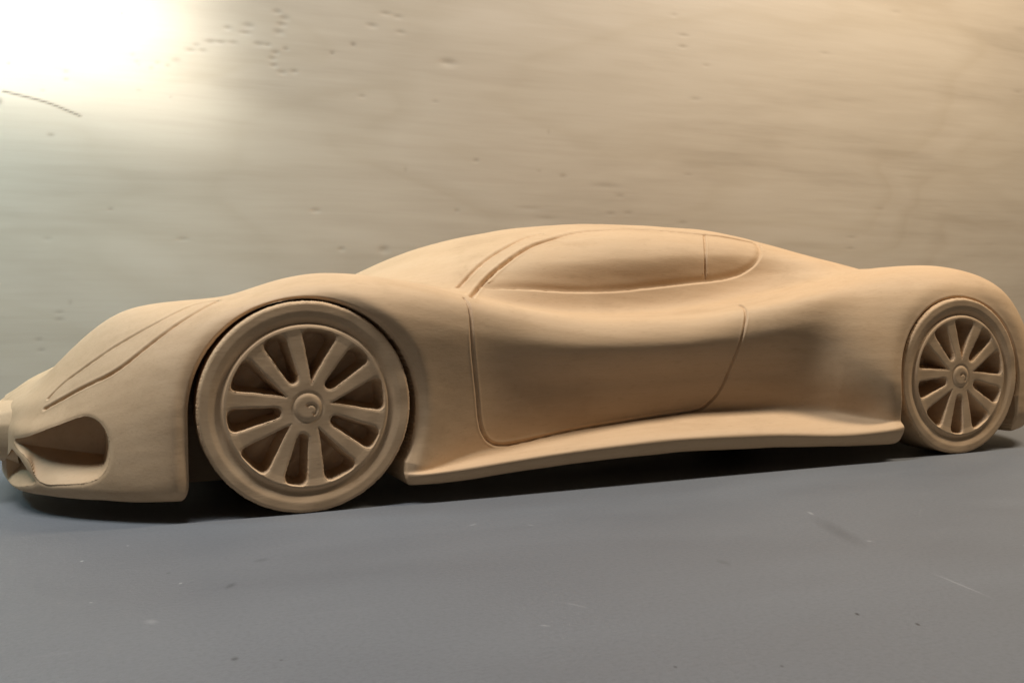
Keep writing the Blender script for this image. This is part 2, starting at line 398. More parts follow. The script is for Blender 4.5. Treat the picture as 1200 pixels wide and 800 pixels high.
# lengthwise tracks: every row is x, y, z of one control line of the half section
TR = {}
TR['bottom'] = [(-2.78, 2.25, 0.24), (-2.73, 1.85, 0.22), (-2.65, 1.42, 0.2), (-2.38, 0.97, 0.19), (-1.93, 0.52, 0.185), (-1.5, 0.22, 0.18), (-1.1, 0.05, 0.18), (0.95, 0, 0.17), (1.35, -0.01, 0.165), (2.04, -0.02, 0.21), (3, -0.02, 0.265), (4.1, -0.02, 0.29), (5.25, -0.02, 0.265), (6.5, -0.02, 0.205), (7, -0.03, 0.19), (7.4, -0.05, 0.19), (9.3, 0.06, 0.2), (9.9, 0.3, 0.22), (10.3, 0.75, 0.28), (10.6, 1.4, 0.4)]
TR['edge'] = [(-2.78, 2.25, 0.42), (-2.73, 1.85, 0.42), (-2.65, 1.36, 0.4), (-2.38, 0.91, 0.38), (-1.93, 0.46, 0.36), (-1.5, 0.15, 0.34), (-1.1, -0.03, 0.33), (0.95, -0.07, 0.29), (1.57, -0.08, 0.325), (2.04, -0.09, 0.37), (3, -0.09, 0.435), (4.1, -0.09, 0.475), (5.25, -0.09, 0.45), (6.5, -0.1, 0.375), (7, -0.13, 0.39), (7.4, -0.15, 0.42), (9.3, -0.06, 0.45), (9.9, 0.22, 0.45), (10.3, 0.7, 0.5), (10.6, 1.35, 0.6)]
TR['ledge'] = [(-2.78, 2.25, 0.6), (-2.73, 1.85, 0.6), (-2.65, 1.35, 0.6), (-2.38, 0.9, 0.62), (-1.93, 0.46, 0.64), (-1.5, 0.15, 0.66), (-1.1, -0.04, 0.66), (0.95, -0.07, 0.32), (1.2, 0.02, 0.315), (1.55, 0.16, 0.39), (2, 0.26, 0.455), (2.7, 0.33, 0.525), (3.8, 0.39, 0.64), (4.7, 0.41, 0.705), (5.6, 0.37, 0.69), (6.4, 0.27, 0.625), (6.95, 0.09, 0.52), (7.25, -0.11, 0.475), (9.3, -0.06, 0.7), (9.9, 0.2, 0.7), (10.3, 0.66, 0.7), (10.6, 1.3, 0.75)]
TR['flank'] = [(-2.78, 2.25, 0.72), (-2.73, 1.85, 0.74), (-2.65, 1.37, 0.76), (-2.38, 0.93, 0.8), (-1.93, 0.5, 0.9), (-1.5, 0.19, 1), (-1.1, -0.03, 1.1), (0, -0.09, 1.15), (0.95, -0.04, 1.15), (1.5, 0.09, 1.1), (2.2, 0.24, 1.08), (3, 0.31, 1.06), (4.5, 0.35, 1.08), (5.5, 0.32, 1.1), (6.2, 0.22, 1.15), (6.8, -0.03, 1.05), (7.1, -0.09, 1.02), (7.3, -0.12, 1), (8.3, -0.13, 1), (9.3, -0.06, 1.05), (9.9, 0.2, 1.05), (10.3, 0.6, 0.95), (10.6, 1.25, 0.88)]
TR['side'] = [(-2.78, 2.25, 0.8), (-2.73, 1.85, 0.82), (-2.65, 1.5, 0.86), (-2.38, 1.08, 0.92), (-1.93, 0.62, 1.12), (-1.5, 0.32, 1.36), (-1.1, 0.12, 1.56), (-0.7, 0.01, 1.74), (0, -0.08, 1.93), (0.7, -0.06, 1.9), (1.3, 0, 1.8), (2, 0.11, 1.67), (3, 0.18, 1.53), (4, 0.2, 1.52), (5, 0.2, 1.6), (5.8, 0.15, 1.71), (6.4, 0.16, 1.8), (7, 0.13, 1.86), (7.55, 0.05, 1.93), (8.3, 0, 2), (9.2, 0.03, 1.85), (9.8, 0.2, 1.5), (10.2, 0.5, 1.2), (10.6, 1.25, 1)]
TR['roll'] = [(-2.78, 2.15, 0.87), (-2.73, 1.98, 0.9), (-2.65, 1.66, 0.97), (-2.38, 1.22, 1.06), (-1.93, 0.82, 1.36), (-1.5, 0.56, 1.64), (-1.1, 0.38, 1.82), (-0.7, 0.22, 1.95), (0, 0.11, 2.12), (0.3, 0.1, 2.15), (0.7, 0.1, 2.135), (1.3, 0.13, 2.06), (2, 0.21, 1.92), (2.5, 0.31, 1.86), (3, 0.33, 1.78), (3.5, 0.34, 1.745), (4.2, 0.34, 1.75), (5, 0.31, 1.82), (5.8, 0.25, 1.955), (6.4, 0.27, 2.055), (7, 0.32, 2.15), (7.6, 0.3, 2.26), (8.2, 0.27, 2.31), (8.6, 0.26, 2.3), (9.1, 0.18, 2.2), (9.6, 0.3, 1.98), (10.05, 0.5, 1.62), (10.4, 0.95, 1.3), (10.6, 1.4, 1.1)]
TR['crest'] = [(-2.78, 2.3, 0.97), (-2.65, 2.05, 1.07), (-2.38, 1.75, 1.21), (-2.2, 1.5, 1.39), (-2, 1.3, 1.62), (-1.75, 1.16, 1.83), (-1.5, 1.06, 1.955), (-1.1, 0.96, 2.015), (-0.66, 0.8, 2.05), (-0.32, 0.68, 2.175), (0, 0.6, 2.255), (0.28, 0.58, 2.29), (0.64, 0.58, 2.272), (1, 0.58, 2.23), (1.5, 0.6, 2.145), (2, 0.62, 2.025), (2.45, 0.64, 1.925), (2.95, 0.64, 1.845), (3.5, 0.64, 1.81), (4.15, 0.64, 1.815), (4.85, 0.64, 1.875), (5.6, 0.62, 1.99), (6.4, 0.58, 2.145), (7.1, 0.6, 2.285), (7.6, 0.65, 2.393), (8.1, 0.65, 2.443), (8.5, 0.65, 2.453), (9.1, 0.66, 2.373), (9.6, 0.72, 2.193), (10.05, 0.9, 1.843), (10.4, 1.3, 1.463), (10.6, 1.7, 1.213)]
TR['belt'] = [(-2.78, 2.42, 1), (-2.65, 2.3, 1.12), (-2.3, 2.1, 1.29), (-2, 1.9, 1.44), (-1.5, 1.7, 1.66), (-1.1, 1.6, 1.78), (-0.66, 1.55, 1.89), (0, 1.5, 2.06), (0.64, 1.42, 2.12), (1.1, 1.3, 2.15), (1.5, 1.18, 2.155), (2, 1.05, 2.15), (2.7, 1.03, 2.12), (3.6, 1.06, 2.13), (4.5, 1.08, 2.17), (5.2, 1.1, 2.23), (5.7, 1.15, 2.275), (6.3, 1.14, 2.32), (7, 1, 2.365), (7.6, 1.15, 2.43), (8.4, 1.5, 2.36), (9.2, 1.85, 2.17), (10, 2, 1.87), (10.6, 2.2, 1.29)]
TR['pane'] = [(-2.78, 2.54, 1), (-2.3, 2.35, 1.26), (-1.5, 2, 1.55), (-0.66, 1.9, 1.77), (0, 1.85, 1.95), (0.5, 1.8, 2.08), (1.1, 1.66, 2.23), (2, 1.34, 2.37), (3, 1.12, 2.46), (4.3, 1.09, 2.54), (5.6, 1.18, 2.6), (6.3, 1.27, 2.58), (7.1, 1.2, 2.515), (8.1, 1.6, 2.45), (9, 2.1, 2.27), (10, 2.2, 1.95), (10.6, 2.36, 1.34)]
TR['rail'] = [(-2.78, 2.64, 1), (-2.3, 2.55, 1.28), (-1.5, 2.35, 1.55), (-0.66, 2.25, 1.74), (0, 2.25, 1.91), (0.5, 2.2, 2.09), (1.1, 2.1, 2.315), (2, 1.8, 2.575), (3, 1.5, 2.745), (4.3, 1.4, 2.85), (5.6, 1.5, 2.865), (6.3, 1.54, 2.775), (7.1, 1.6, 2.64), (8.1, 2, 2.53), (9, 2.35, 2.355), (10, 2.42, 2.015), (10.6, 2.52, 1.385)]
TR['roof'] = [(-2.78, C, 1.02), (-2.32, C, 1.3), (-1.5, C, 1.54), (-0.66, C, 1.72), (0, C, 1.89), (0.5, C, 2.09), (1.1, C, 2.345), (1.7, C, 2.615), (2.6, C, 2.87), (3.4, C, 3), (4.3, C, 3.055), (5.6, C, 3.025), (6.3, C, 2.97), (7.1, C, 2.86), (8.1, C, 2.66), (9, C, 2.43), (10, C, 2.06), (10.6, C, 1.42)]

# stations: finer where the picture is large
def stations():
    xs = [X0]
    while xs[-1] < X1:
        x = xs[-1]
        if x < -2.4: step = .0085
        elif x < 3: step = .0088
        elif x < 6.5: step = .0105
        else: step = .0125
        xs.append(x + step)
    xs = np.array(xs)
    return X0 + (xs - X0) * (X1 - X0) / (xs[-1] - X0)

def base_surface():
    x = stations()
    ctl = []
    # underside
    def tr(n):
        a = np.array(TR[n])
        yy = pchip(a[:, 0], a[:, 1], x); zz = pchip(a[:, 0], a[:, 2], x)
        return np.stack([yy, zz], -1)
    bot = tr('bottom')
    under0 = np.stack([np.full_like(x, C), bot[:, 1] + .02], -1)
    under1 = np.stack([bot[:, 0] * .35 + C * .65, bot[:, 1] + .01], -1)
    under2 = np.stack([bot[:, 0] + .22 * (1 - np.clip((bot[:, 0] - 1) / 2, 0, 1)), bot[:, 1] + .0], -1)
    ctl = [under0, under1, under2]
    lowc = bot.copy(); lowc[:, 0] += .03; lowc[:, 1] += .012
    ctl.append(lowc)
    edge = tr('edge'); led = tr('ledge')
    mid = .45 * bot + .55 * edge; mid[:, 0] -= .012
    fl_ = tr('flank')
    ctl += [mid, edge, 0.06 * edge + .94 * led, .93 * led + .07 * fl_]   # crisp inner corner of the sill ledge
    for n in ('flank', 'side', 'roll', 'crest', 'belt', 'pane', 'rail', 'roof'):
        if n == 'belt':                      # hollow between shoulder and window
            cr, be = tr('crest'), tr('belt')
            k = (np.clip((x - 1.3) / 1.2, 0, 1) * np.clip((8.2 - x) / 1.8, 0, 1))[:, None]
            w_ = np.array([[.5, .5]]) * (1 - k) + np.array([[.72, .17]]) * k
            ctl.append(cr * (1 - w_) + be * w_)
        ctl.append(tr(n))
    P = np.stack(ctl, 1)                     # (nu, nc, 2)
    P = smooth_axis(P, 14, 0)
    P[:, 0, 0] = C; P[:, -1, 0] = C
    counts = [3, 5, 7, 12, 18, 52, 10, 64, 66, 46, 60, 36, 42, 62, 46, 40]
    nu, nc = P.shape[:2]
    ext = np.concatenate([2 * P[:, :1] - P[:, 1:2], P, P[:, -2:-1] * np.array([-1, 1]) + np.array([2 * C, 0])], 1)
    out = []; names = {}
    order = ['under0', 'under1', 'under2', 'low', 'mid', 'edge', 'ledge0', 'ledge', 'flank', 'side', 'roll', 'crest', 'cove', 'belt', 'pane', 'rail', 'roof']
    k = 0
    for j in range(nc - 1):
        p0, p1, p2, p3 = ext[:, j], ext[:, j + 1], ext[:, j + 2], ext[:, j + 3]
        d1 = np.linalg.norm(p1 - p0, axis=1, keepdims=True) ** .5 + 1e-4
        d2 = np.linalg.norm(p2 - p1, axis=1, keepdims=True) ** .5 + 1e-4
        d3 = np.linalg.norm(p3 - p2, axis=1, keepdims=True) ** .5 + 1e-4
        m1 = d2 * ((p1 - p0) / d1 - (p2 - p0) / (d1 + d2) + (p2 - p1) / d2)
        m2 = d2 * ((p2 - p1) / d2 - (p3 - p1) / (d2 + d3) + (p3 - p2) / d3)
        names[order[j]] = k
        last = j == nc - 2
        for s in np.linspace(0, 1, counts[j] + 1)[: None if last else -1]:
            h = (2 * s ** 3 - 3 * s * s + 1) * p1 + (s ** 3 - 2 * s * s + s) * m1 + (-2 * s ** 3 + 3 * s * s) * p2 + (s ** 3 - s * s) * m2
            out.append(h); k += 1
    names['roof'] = k - 1
    Q = np.stack(out, 1)                     # (nu, nv, 2)
    y = Q[..., 0].copy()
    Q = smooth_axis(Q, 1.9, 1)
    Q[:, -1, 0] = C; Q[:, 0, 0] = C
    V = np.concatenate([np.repeat(x[:, None, None], Q.shape[1], 1), Q], -1)
    return V, names

def grid_normals(V):
    n = np.cross(np.gradient(V, axis=0), np.gradient(V, axis=1))
    n /= np.linalg.norm(n, axis=-1, keepdims=True) + 1e-12
    return n                                  # flipped later if needed

#ENDBASE
# seams carved into the body, as 3D polylines on its surface
SEAM_DOOR = [(1.653, 0.226, 2.027), (1.668, 0.119, 1.929), (1.666, 0.068, 1.781), (1.670, 0.059, 1.583), (1.729, 0.129, 1.204), (1.771, 0.176, 0.900), (1.832, 0.219, 0.626), (1.956, 0.247, 0.491), (2.118, 0.263, 0.478), (2.470, 0.301, 0.515), (2.822, 0.333, 0.564), (3.367, 0.363, 0.615), (3.928, 0.382, 0.660), (4.392, 0.391, 0.694), (4.672, 0.404, 0.730), (4.866, 0.391, 0.873), (4.979, 0.329, 1.135), (5.020, 0.268, 1.307), (5.087, 0.195, 1.578), (5.186, 0.255, 1.806), (5.250, 0.381, 1.897), (5.327, 0.584, 1.938)]
SEAM_SCREEN = [(1.881, 1.075, 2.153), (2.146, 1.258, 2.354), (2.471, 1.408, 2.564), (2.730, 1.501, 2.685), (3.010, 1.629, 2.792), (3.205, 1.654, 2.830)]
SEAM_WINDOW = [(1.775, 0.327, 2.029), (2.118, 1.054, 2.153), (2.341, 1.168, 2.323), (2.624, 1.254, 2.507), (2.950, 1.370, 2.670), (3.268, 1.446, 2.763), (3.600, 1.531, 2.846), (3.900, 1.536, 2.880), (4.349, 1.534, 2.902), (4.894, 1.520, 2.893), (5.432, 1.470, 2.856), (5.910, 1.482, 2.818), (6.308, 1.498, 2.754)]
SEAM_BELT = [(1.872, 1.077, 2.153), (2.219, 1.048, 2.148), (2.531, 1.042, 2.144), (3.067, 1.037, 2.115), (3.464, 1.049, 2.105), (4.074, 1.066, 2.126), (4.615, 1.083, 2.179), (5.218, 1.105, 2.235), (5.709, 1.154, 2.303), (5.999, 1.185, 2.428), (6.174, 1.253, 2.578), (6.308, 1.498, 2.754)]
SEAM_PILLAR = [(5.432, 1.470, 2.856), (5.224, 1.131, 2.558), (5.218, 1.105, 2.235)]
SEAM_LAMP_TOP = [(-2.258, 1.051, 1.096), (-2.175, 1.034, 1.199), (-2.021, 0.922, 1.322), (-1.771, 0.759, 1.508), (-1.546, 0.643, 1.658), (-1.270, 0.555, 1.815), (-1.078, 0.555, 1.918), (-0.919, 0.606, 1.991), (-0.797, 0.570, 2.015), (-0.736, 0.471, 2.013)]
SEAM_LAMP_LOW = [(-2.287, 1.014, 1.003), (-2.110, 0.850, 1.114), (-1.921, 0.693, 1.229), (-1.736, 0.539, 1.319), (-1.575, 0.445, 1.429), (-1.442, 0.405, 1.544), (-1.280, 0.372, 1.675), (-1.092, 0.366, 1.814), (-0.899, 0.389, 1.932), (-0.736, 0.471, 2.013)]
INTAKE = [(-2.557, 1.241, 0.709), (-2.419, 0.976, 0.757), (-2.279, 0.824, 0.822), (-2.114, 0.678, 0.892), (-1.981, 0.571, 0.947), (-1.915, 0.513, 0.961), (-1.832, 0.429, 0.934), (-1.759, 0.350, 0.846), (-1.725, 0.312, 0.732), (-1.728, 0.304, 0.611), (-1.759, 0.324, 0.494), (-1.843, 0.389, 0.401), (-1.973, 0.501, 0.354), (-2.173, 0.689, 0.327), (-2.290, 0.815, 0.323), (-2.343, 0.874, 0.349), (-2.409, 0.950, 0.499), (-2.480, 1.062, 0.581), (-2.568, 1.270, 0.648)]
MOUTH = [(-2.600, 1.369, 0.596), (-2.525, 1.155, 0.538), (-2.443, 1.004, 0.433), (-2.375, 0.918, 0.321), (-2.466, 1.072, 0.278), (-2.612, 1.487, 0.228), (-2.704, 1.889, 0.234)]


V, NM = base_surface()
nu, nv = V.shape[:2]
N0 = grid_normals(V)

def vnoise(P, seed=0):
    """cheap smooth value noise in numpy, range about -1..1"""
    rs = np.random.RandomState(seed)
    out = np.zeros(P.shape[:-1])
    for k in range(7):
        w = rs.normal(size=3) * (1 + .35 * k)
        out += np.sin(P @ w + rs.uniform(0, 6.28)) / 7 * 1.7
    return out

# hand-carved unevenness of a few hundredths of a millimetre
V = V + N0 * (vnoise(V * 2.2, 1) * .0035 + vnoise(V * np.array([3, 9, 9]), 2) * .0012)[..., None]

def smin(a, b, k):
    h = np.maximum(k - np.abs(a - b), 0) / k
    return np.minimum(a, b) - h * h * k / 4

BT = np.array(TR['bottom'])
def zbot(x):
    return pchip(BT[:, 0], BT[:, 2], x)

def box_sdf(x, z, x0, x1, z0, z1):
    dx = np.maximum(x0 - x, x - x1); dz = np.maximum(z0 - z, z - z1)
    return np.where((dx > 0) & (dz > 0), np.hypot(np.maximum(dx, 0), np.maximum(dz, 0)), np.maximum(dx, dz))

def arch_front(x, z, lip=False):
    d = np.minimum(np.hypot(x, z - .95) - 1.07, box_sdf(x, z, -1.07, .93, -2, .95))
    return d if lip else smin(d, z - zbot(x) + .04, .22)

def arch_rear(x, z, lip=False):
    d = np.minimum(np.hypot(x - WB, z - .95) - 1.05, box_sdf(x, z, WB - 1.03, WB + 1.02, -2, .95))
    return d if lip else smin(d, z - zbot(x) + .05, .26)

xs_all = V[..., 0]
FLAT = V.reshape(-1, 3)
VI = np.tile(np.arange(nv), nu)

# wheel arches: lip rolled in towards the wheel, clean edge, deep housing
for fn, cx, cell, amp, wid in ((arch_front, 0.0, .0088, .055, .09), (arch_rear, WB, .0125, .045, .15)):
    reg = (np.abs(FLAT[:, 0] - cx) < 1.7) & (FLAT[:, 1] < 2.2) & (VI < NM['crest'] + 10) & (FLAT[:, 2] < 2.6)
    i = np.where(reg)[0]
    x, y, z = FLAT[i].T
    d = fn(x, z)
    e = 1e-3
    gx = (fn(x + e, z) - fn(x - e, z)) / (2 * e); gz = (fn(x, z + e) - fn(x, z - e)) / (2 * e)
    gl = gx * gx + gz * gz + 1e-6
    side = (VI[i] >= NM['low']) & (np.abs(y) < .5)
    sn = side & (np.abs(d) < .62 * cell)
    x = np.where(sn, x - d * gx / gl, x); z = np.where(sn, z - d * gz / gl, z)
    d = np.where(sn, 1e-4, d)
    out = (d > 0) & side
    dl = np.maximum(fn(x, z, True), 0)
    y = np.where(out, y + amp * np.exp(-(dl / wid) ** 2) + .035 * np.exp(-(dl / .02) ** 2), y)
    inn = d <= 0
    y = np.where(inn, np.maximum(y, 1.15), y)
    FLAT[i] = np.stack([x, y, z], -1)

# carved openings in the nose: a pocket with a gently rising floor
def pocket(poly3, yback, ksl, kside, zfloor=None):
    p = refine(np.array(poly3 + poly3[:1])[:, [0, 2]], 160)
    i = np.where((FLAT[:, 0] < -1.6) & (VI > NM['low']) & (VI < NM['roll']))[0]
    x, y, z = FLAT[i].T
    dist = seg_dist(np.stack([x, z], -1), p)
    ins = inside(x, z, p)
    zl = np.full(len(x), .2)
    # height of the lower border below every point
    order = np.argsort(p[:, 0])
    xb = np.linspace(p[:, 0].min(), p[:, 0].max(), 80)
    zb_ = np.array([p[np.abs(p[:, 0] - v) < .02][:, 1].min() if (np.abs(p[:, 0] - v) < .02).any() else p[:, 1].min() for v in xb])
    zb_ = smooth_axis(zb_, 2, 0)
    zl = np.interp(x, xb, zb_)
    h = np.maximum(z - zl, 0)
    if zfloor is None:
        dep = np.minimum(h * ksl + dist * .6, dist * kside)
    else:                                        # flat floor facet meeting the back wall along a straight line
        t = np.clip(h / np.maximum(zfloor(x) - zl, .02), 0, 1)
        dep = np.minimum((yback(x, z) - y) * t, dist * kside)
    yt = np.minimum(yback(x, z), y + dep)
    y = np.where(ins, np.maximum(y, yt), y + .012 * np.exp(-(dist / .02) ** 2))
    FLAT[i, 1] = y

pocket(INTAKE, lambda x, z: 1.26 - .40 * (x + 2.55) + .12 * (z - .66), 2.7, 16.0, lambda x: .665 - .13 * (x + 2.56) / .82)
pocket(MOUTH, lambda x, z: 1.80 + 0 * x, 3.2, 20.0)
V = FLAT.reshape(nu, nv, 3)

# seams: knife-cut V grooves, slightly uneven
Nn = grid_normals(V).reshape(-1, 3)
FLAT = V.reshape(-1, 3)
disp = np.zeros(len(FLAT))
def groove(line, half, depth, vlo, vhi, n=90, seed=3, sm=3.0, step=None):
    L = refine(line, n)
    L = smooth_axis(L, sm, 0)
    lo = L.min(0) - .25; hi = L.max(0) + .25
    i = np.where(((FLAT > lo) & (FLAT < hi)).all(1) & (VI >= NM[vlo]) & (VI <= NM[vhi]))[0]
    P = FLAT[i]; NP = Nn[i]
    d = np.full(len(i), 1e9); zs_ = np.zeros(len(i))
    for p0, p1 in zip(L[:-1], L[1:]):           # distance measured along the surface
        ab = p1 - p0
        t = np.clip(((P - p0) @ ab) / (ab @ ab), 0, 1)
        q = P - p0 - t[:, None] * ab
        qn = (q * NP).sum(1)
        q = q - qn[:, None] * NP
        dn = np.where(np.abs(qn) < .15, np.sqrt((q * q).sum(1)), 1e9)
        zs_ = np.where(dn < d, q[:, 2], zs_)
        d = np.minimum(d, dn)
    wob = 1 + .22 * vnoise(P * 16, seed)
    g = depth * wob * np.exp(-(d / half) ** 2) - depth * .10 * np.exp(-((d - half * 2.4) / (half * .9)) ** 2)
    if step:                                     # pane set back behind the sill line: wide on the upper side, sharp below
        g = np.where(zs_ > 0, depth * np.exp(-(d / step) ** 2), depth * wob * np.exp(-(d / half) ** 2))
    disp[i] = np.where(np.abs(g) > np.abs(disp[i]), g, disp[i])
groove(SEAM_DOOR, .0135, .026, 'ledge0', 'belt', 160, 3, 2.0)
groove(SEAM_SCREEN, .016, .030, 'belt', 'roof', 60, 4, 4.0)
groove(SEAM_WINDOW, .019, .050, 'roll', 'roof', 110, 6, 3.0)
groove(SEAM_BELT[1:], .012, .024, 'crest', 'roof', 110, 7, 3.0, .06)
groove(SEAM_PILLAR, .014, .024, 'belt', 'roof', 40, 8, 1.0)
groove(SEAM_LAMP_TOP, .011, .017, 'flank', 'belt', 70, 9, 4.0)
groove(SEAM_LAMP_LOW, .014, .024, 'flank', 'belt', 70, 10, 3.0)
FLAT = FLAT - Nn * disp[:, None]
V = FLAT.reshape(nu, nv, 3)
NRM = grid_normals(V).reshape(-1, 3)

# split the skin into body, door, windows, lamp and sill along the seams
uu, vv = np.meshgrid(np.arange(nu - 1), np.arange(nv - 1), indexing='ij')
a = uu * nv + vv
quads = np.stack([a, a + nv, a + nv + 1, a + 1], -1).reshape(-1, 4)
fc = FLAT[quads].mean(1)
fv = vv.ravel()
part = np.zeros(len(quads), int)
def poly_part(pid, lines, vlo, vhi):
    p = np.concatenate([refine(l, 60) if len(l) > 2 else np.array(l) for l in lines])[:, [0, 2]]
    m = (fv >= NM[vlo]) & (fv <= NM[vhi]) & (part == 0)
    i = np.where(m)[0]
    part[i[inside(fc[i, 0], fc[i, 2], p)]] = pid
wtop = [q for q in SEAM_WINDOW if q[0] < 5.55]
wrear = [q for q in SEAM_WINDOW if q[0] > 5.5]
wlow = [q for q in SEAM_BELT if q[0] > 2.1]
lowf = [q for q in wlow if q[0] < 5.18]
lowr = [q for q in wlow if q[0] > 5.15]
poly_part(2, [wtop[1:], SEAM_PILLAR[1:], lowf[::-1]], 'belt', 'roof')
poly_part(3, [wrear, lowr[::-1][1:], SEAM_PILLAR[::-1]], 'belt', 'roof')
poly_part(4, [SEAM_LAMP_TOP, SEAM_LAMP_LOW[::-1]], 'flank', 'belt')
poly_part(1, [SEAM_DOOR, [(5.25, .9, 2.05), (4.4, .8, 2.0), (3.2, .8, 1.95), (2.2, .9, 2.03)]], 'ledge0', 'belt')
part[(fv >= NM['edge'] - 6) & (fv < NM['ledge']) & (fc[:, 0] > 1.2) & (fc[:, 0] < 7.1) & (part == 0)] = 5

car = bpy.data.objects.new('model_car', None)
col.objects.link(car)
car.empty_display_size = .05
car['label'] = 'carved pale wood model sports car standing on the grey table'
car['category'] = 'model car'

# far half: the same skin mirrored, coarser
su = np.unique(np.r_[np.arange(0, nu, 2), nu - 1]); sv = np.unique(np.r_[np.arange(0, nv, 3), nv - 1])
FV = V[su][:, sv].copy(); FV[..., 1] = 2 * C - FV[..., 1]
FV[..., 2] -= .075 * np.exp(-((FV[..., 0] - .1) / .9) ** 2) * np.clip((FV[..., 1] - C) / 1.0, 0, 1) * np.clip((FV[..., 2] - 1.5) / .5, 0, 1)   # carved by hand: not quite symmetric
FN = NRM.reshape(nu, nv, 3)[su][:, sv].copy(); FN[..., 1] *= -1
fu, fvv = len(su), len(sv)
ua, va = np.meshgrid(np.arange(fu - 1), np.arange(fvv - 1), indexing='ij')
fa = ua * fvv + va + len(FLAT)
fq = np.stack([fa, fa + 1, fa + fvv + 1, fa + fvv], -1).reshape(-1, 4)
ALL = np.concatenate([FLAT, FV.reshape(-1, 3)]); ALLN = np.concatenate([NRM, FN.reshape(-1, 3)])
# end caps
caps = []; capv = []; capn = []
base = len(ALL)
for u_, fu_, xo, nx in ((0, 0, -.03, -1), (nu - 1, fu - 1, .06, 1)):
    ring = np.r_[u_ * nv + np.arange(0, nv, 3), (fu_ * fvv + np.arange(fvv) + len(FLAT))[::-1]]
    pts = ALL[ring]; ctr = pts.mean(0) + np.array([xo, 0, 0])
    k = base + len(capv)
    capv += list(pts) + [ctr]; capn += [(nx, 0, 0)] * (len(pts) + 1)
    m = len(pts)
    for j in range(m):
        t_ = (k + j, k + (j + 1) % m, k + m)
        caps.append(t_ if nx > 0 else t_[::-1])
ALL = np.concatenate([ALL, np.array(capv)]); ALLN = np.concatenate([ALLN, np.array(capn, float)])
body = build('body', ALL, np.concatenate([quads[part == 0], fq]), ALLN, M_WOOD, car, tris=caps)
for pid, nme in ((1, 'door'), (2, 'side_window'), (3, 'quarter_window'), (4, 'headlight'), (5, 'side_sill')):
    build(nme, FLAT, quads[part == pid], NRM, M_WOOD, car)

# nose shield: faceted prow between the two intakes
def nose_shield():
    half = [(-2.50, 1.75, 1.06), (-2.57, 1.56, .95), (-2.57, 1.50, .82), (-2.57, 1.52, .62), (-2.57, 1.60, .46), (-2.58, 1.90, .35)]
    fr = [(-2.80, 2.0, .99), (-2.86, 1.80, .88), (-2.88, 1.74, .80), (-2.88, 1.76, .62), (-2.86, 1.85, .50), (-2.84, 2.10, .42)]
    n = len(half)
    near = np.array(half); nf = np.array(fr)
    mir = lambda q: np.stack([q[:, 0], 2 * C - q[:, 1], q[:, 2]], -1)
    co = np.concatenate([near, nf, mir(near)[::-1], mir(nf)[::-1]])
    # loops: back ring and front ring going all the way round
    back = list(range(n)) + list(range(2 * n, 3 * n)); front = list(range(n, 2 * n)) + list(range(3 * n, 4 * n))
    m = 2 * n
    q = [(back[i], back[(i + 1) % m], front[(i + 1) % m], front[i]) for i in range(m)]
    tip = np.array([[-3.02, C, .72]])
    co = np.concatenate([co, tip])
    t = [(front[i], front[(i + 1) % m], 4 * n) for i in range(m)]
    o = build('nose_shield', co, q, None, M_WOOD, car, tris=t, smooth=False)
    bv = o.modifiers.new('bevel', 'BEVEL'); bv.width = .02 * S; bv.segments = 2
    return o
nose_shield()

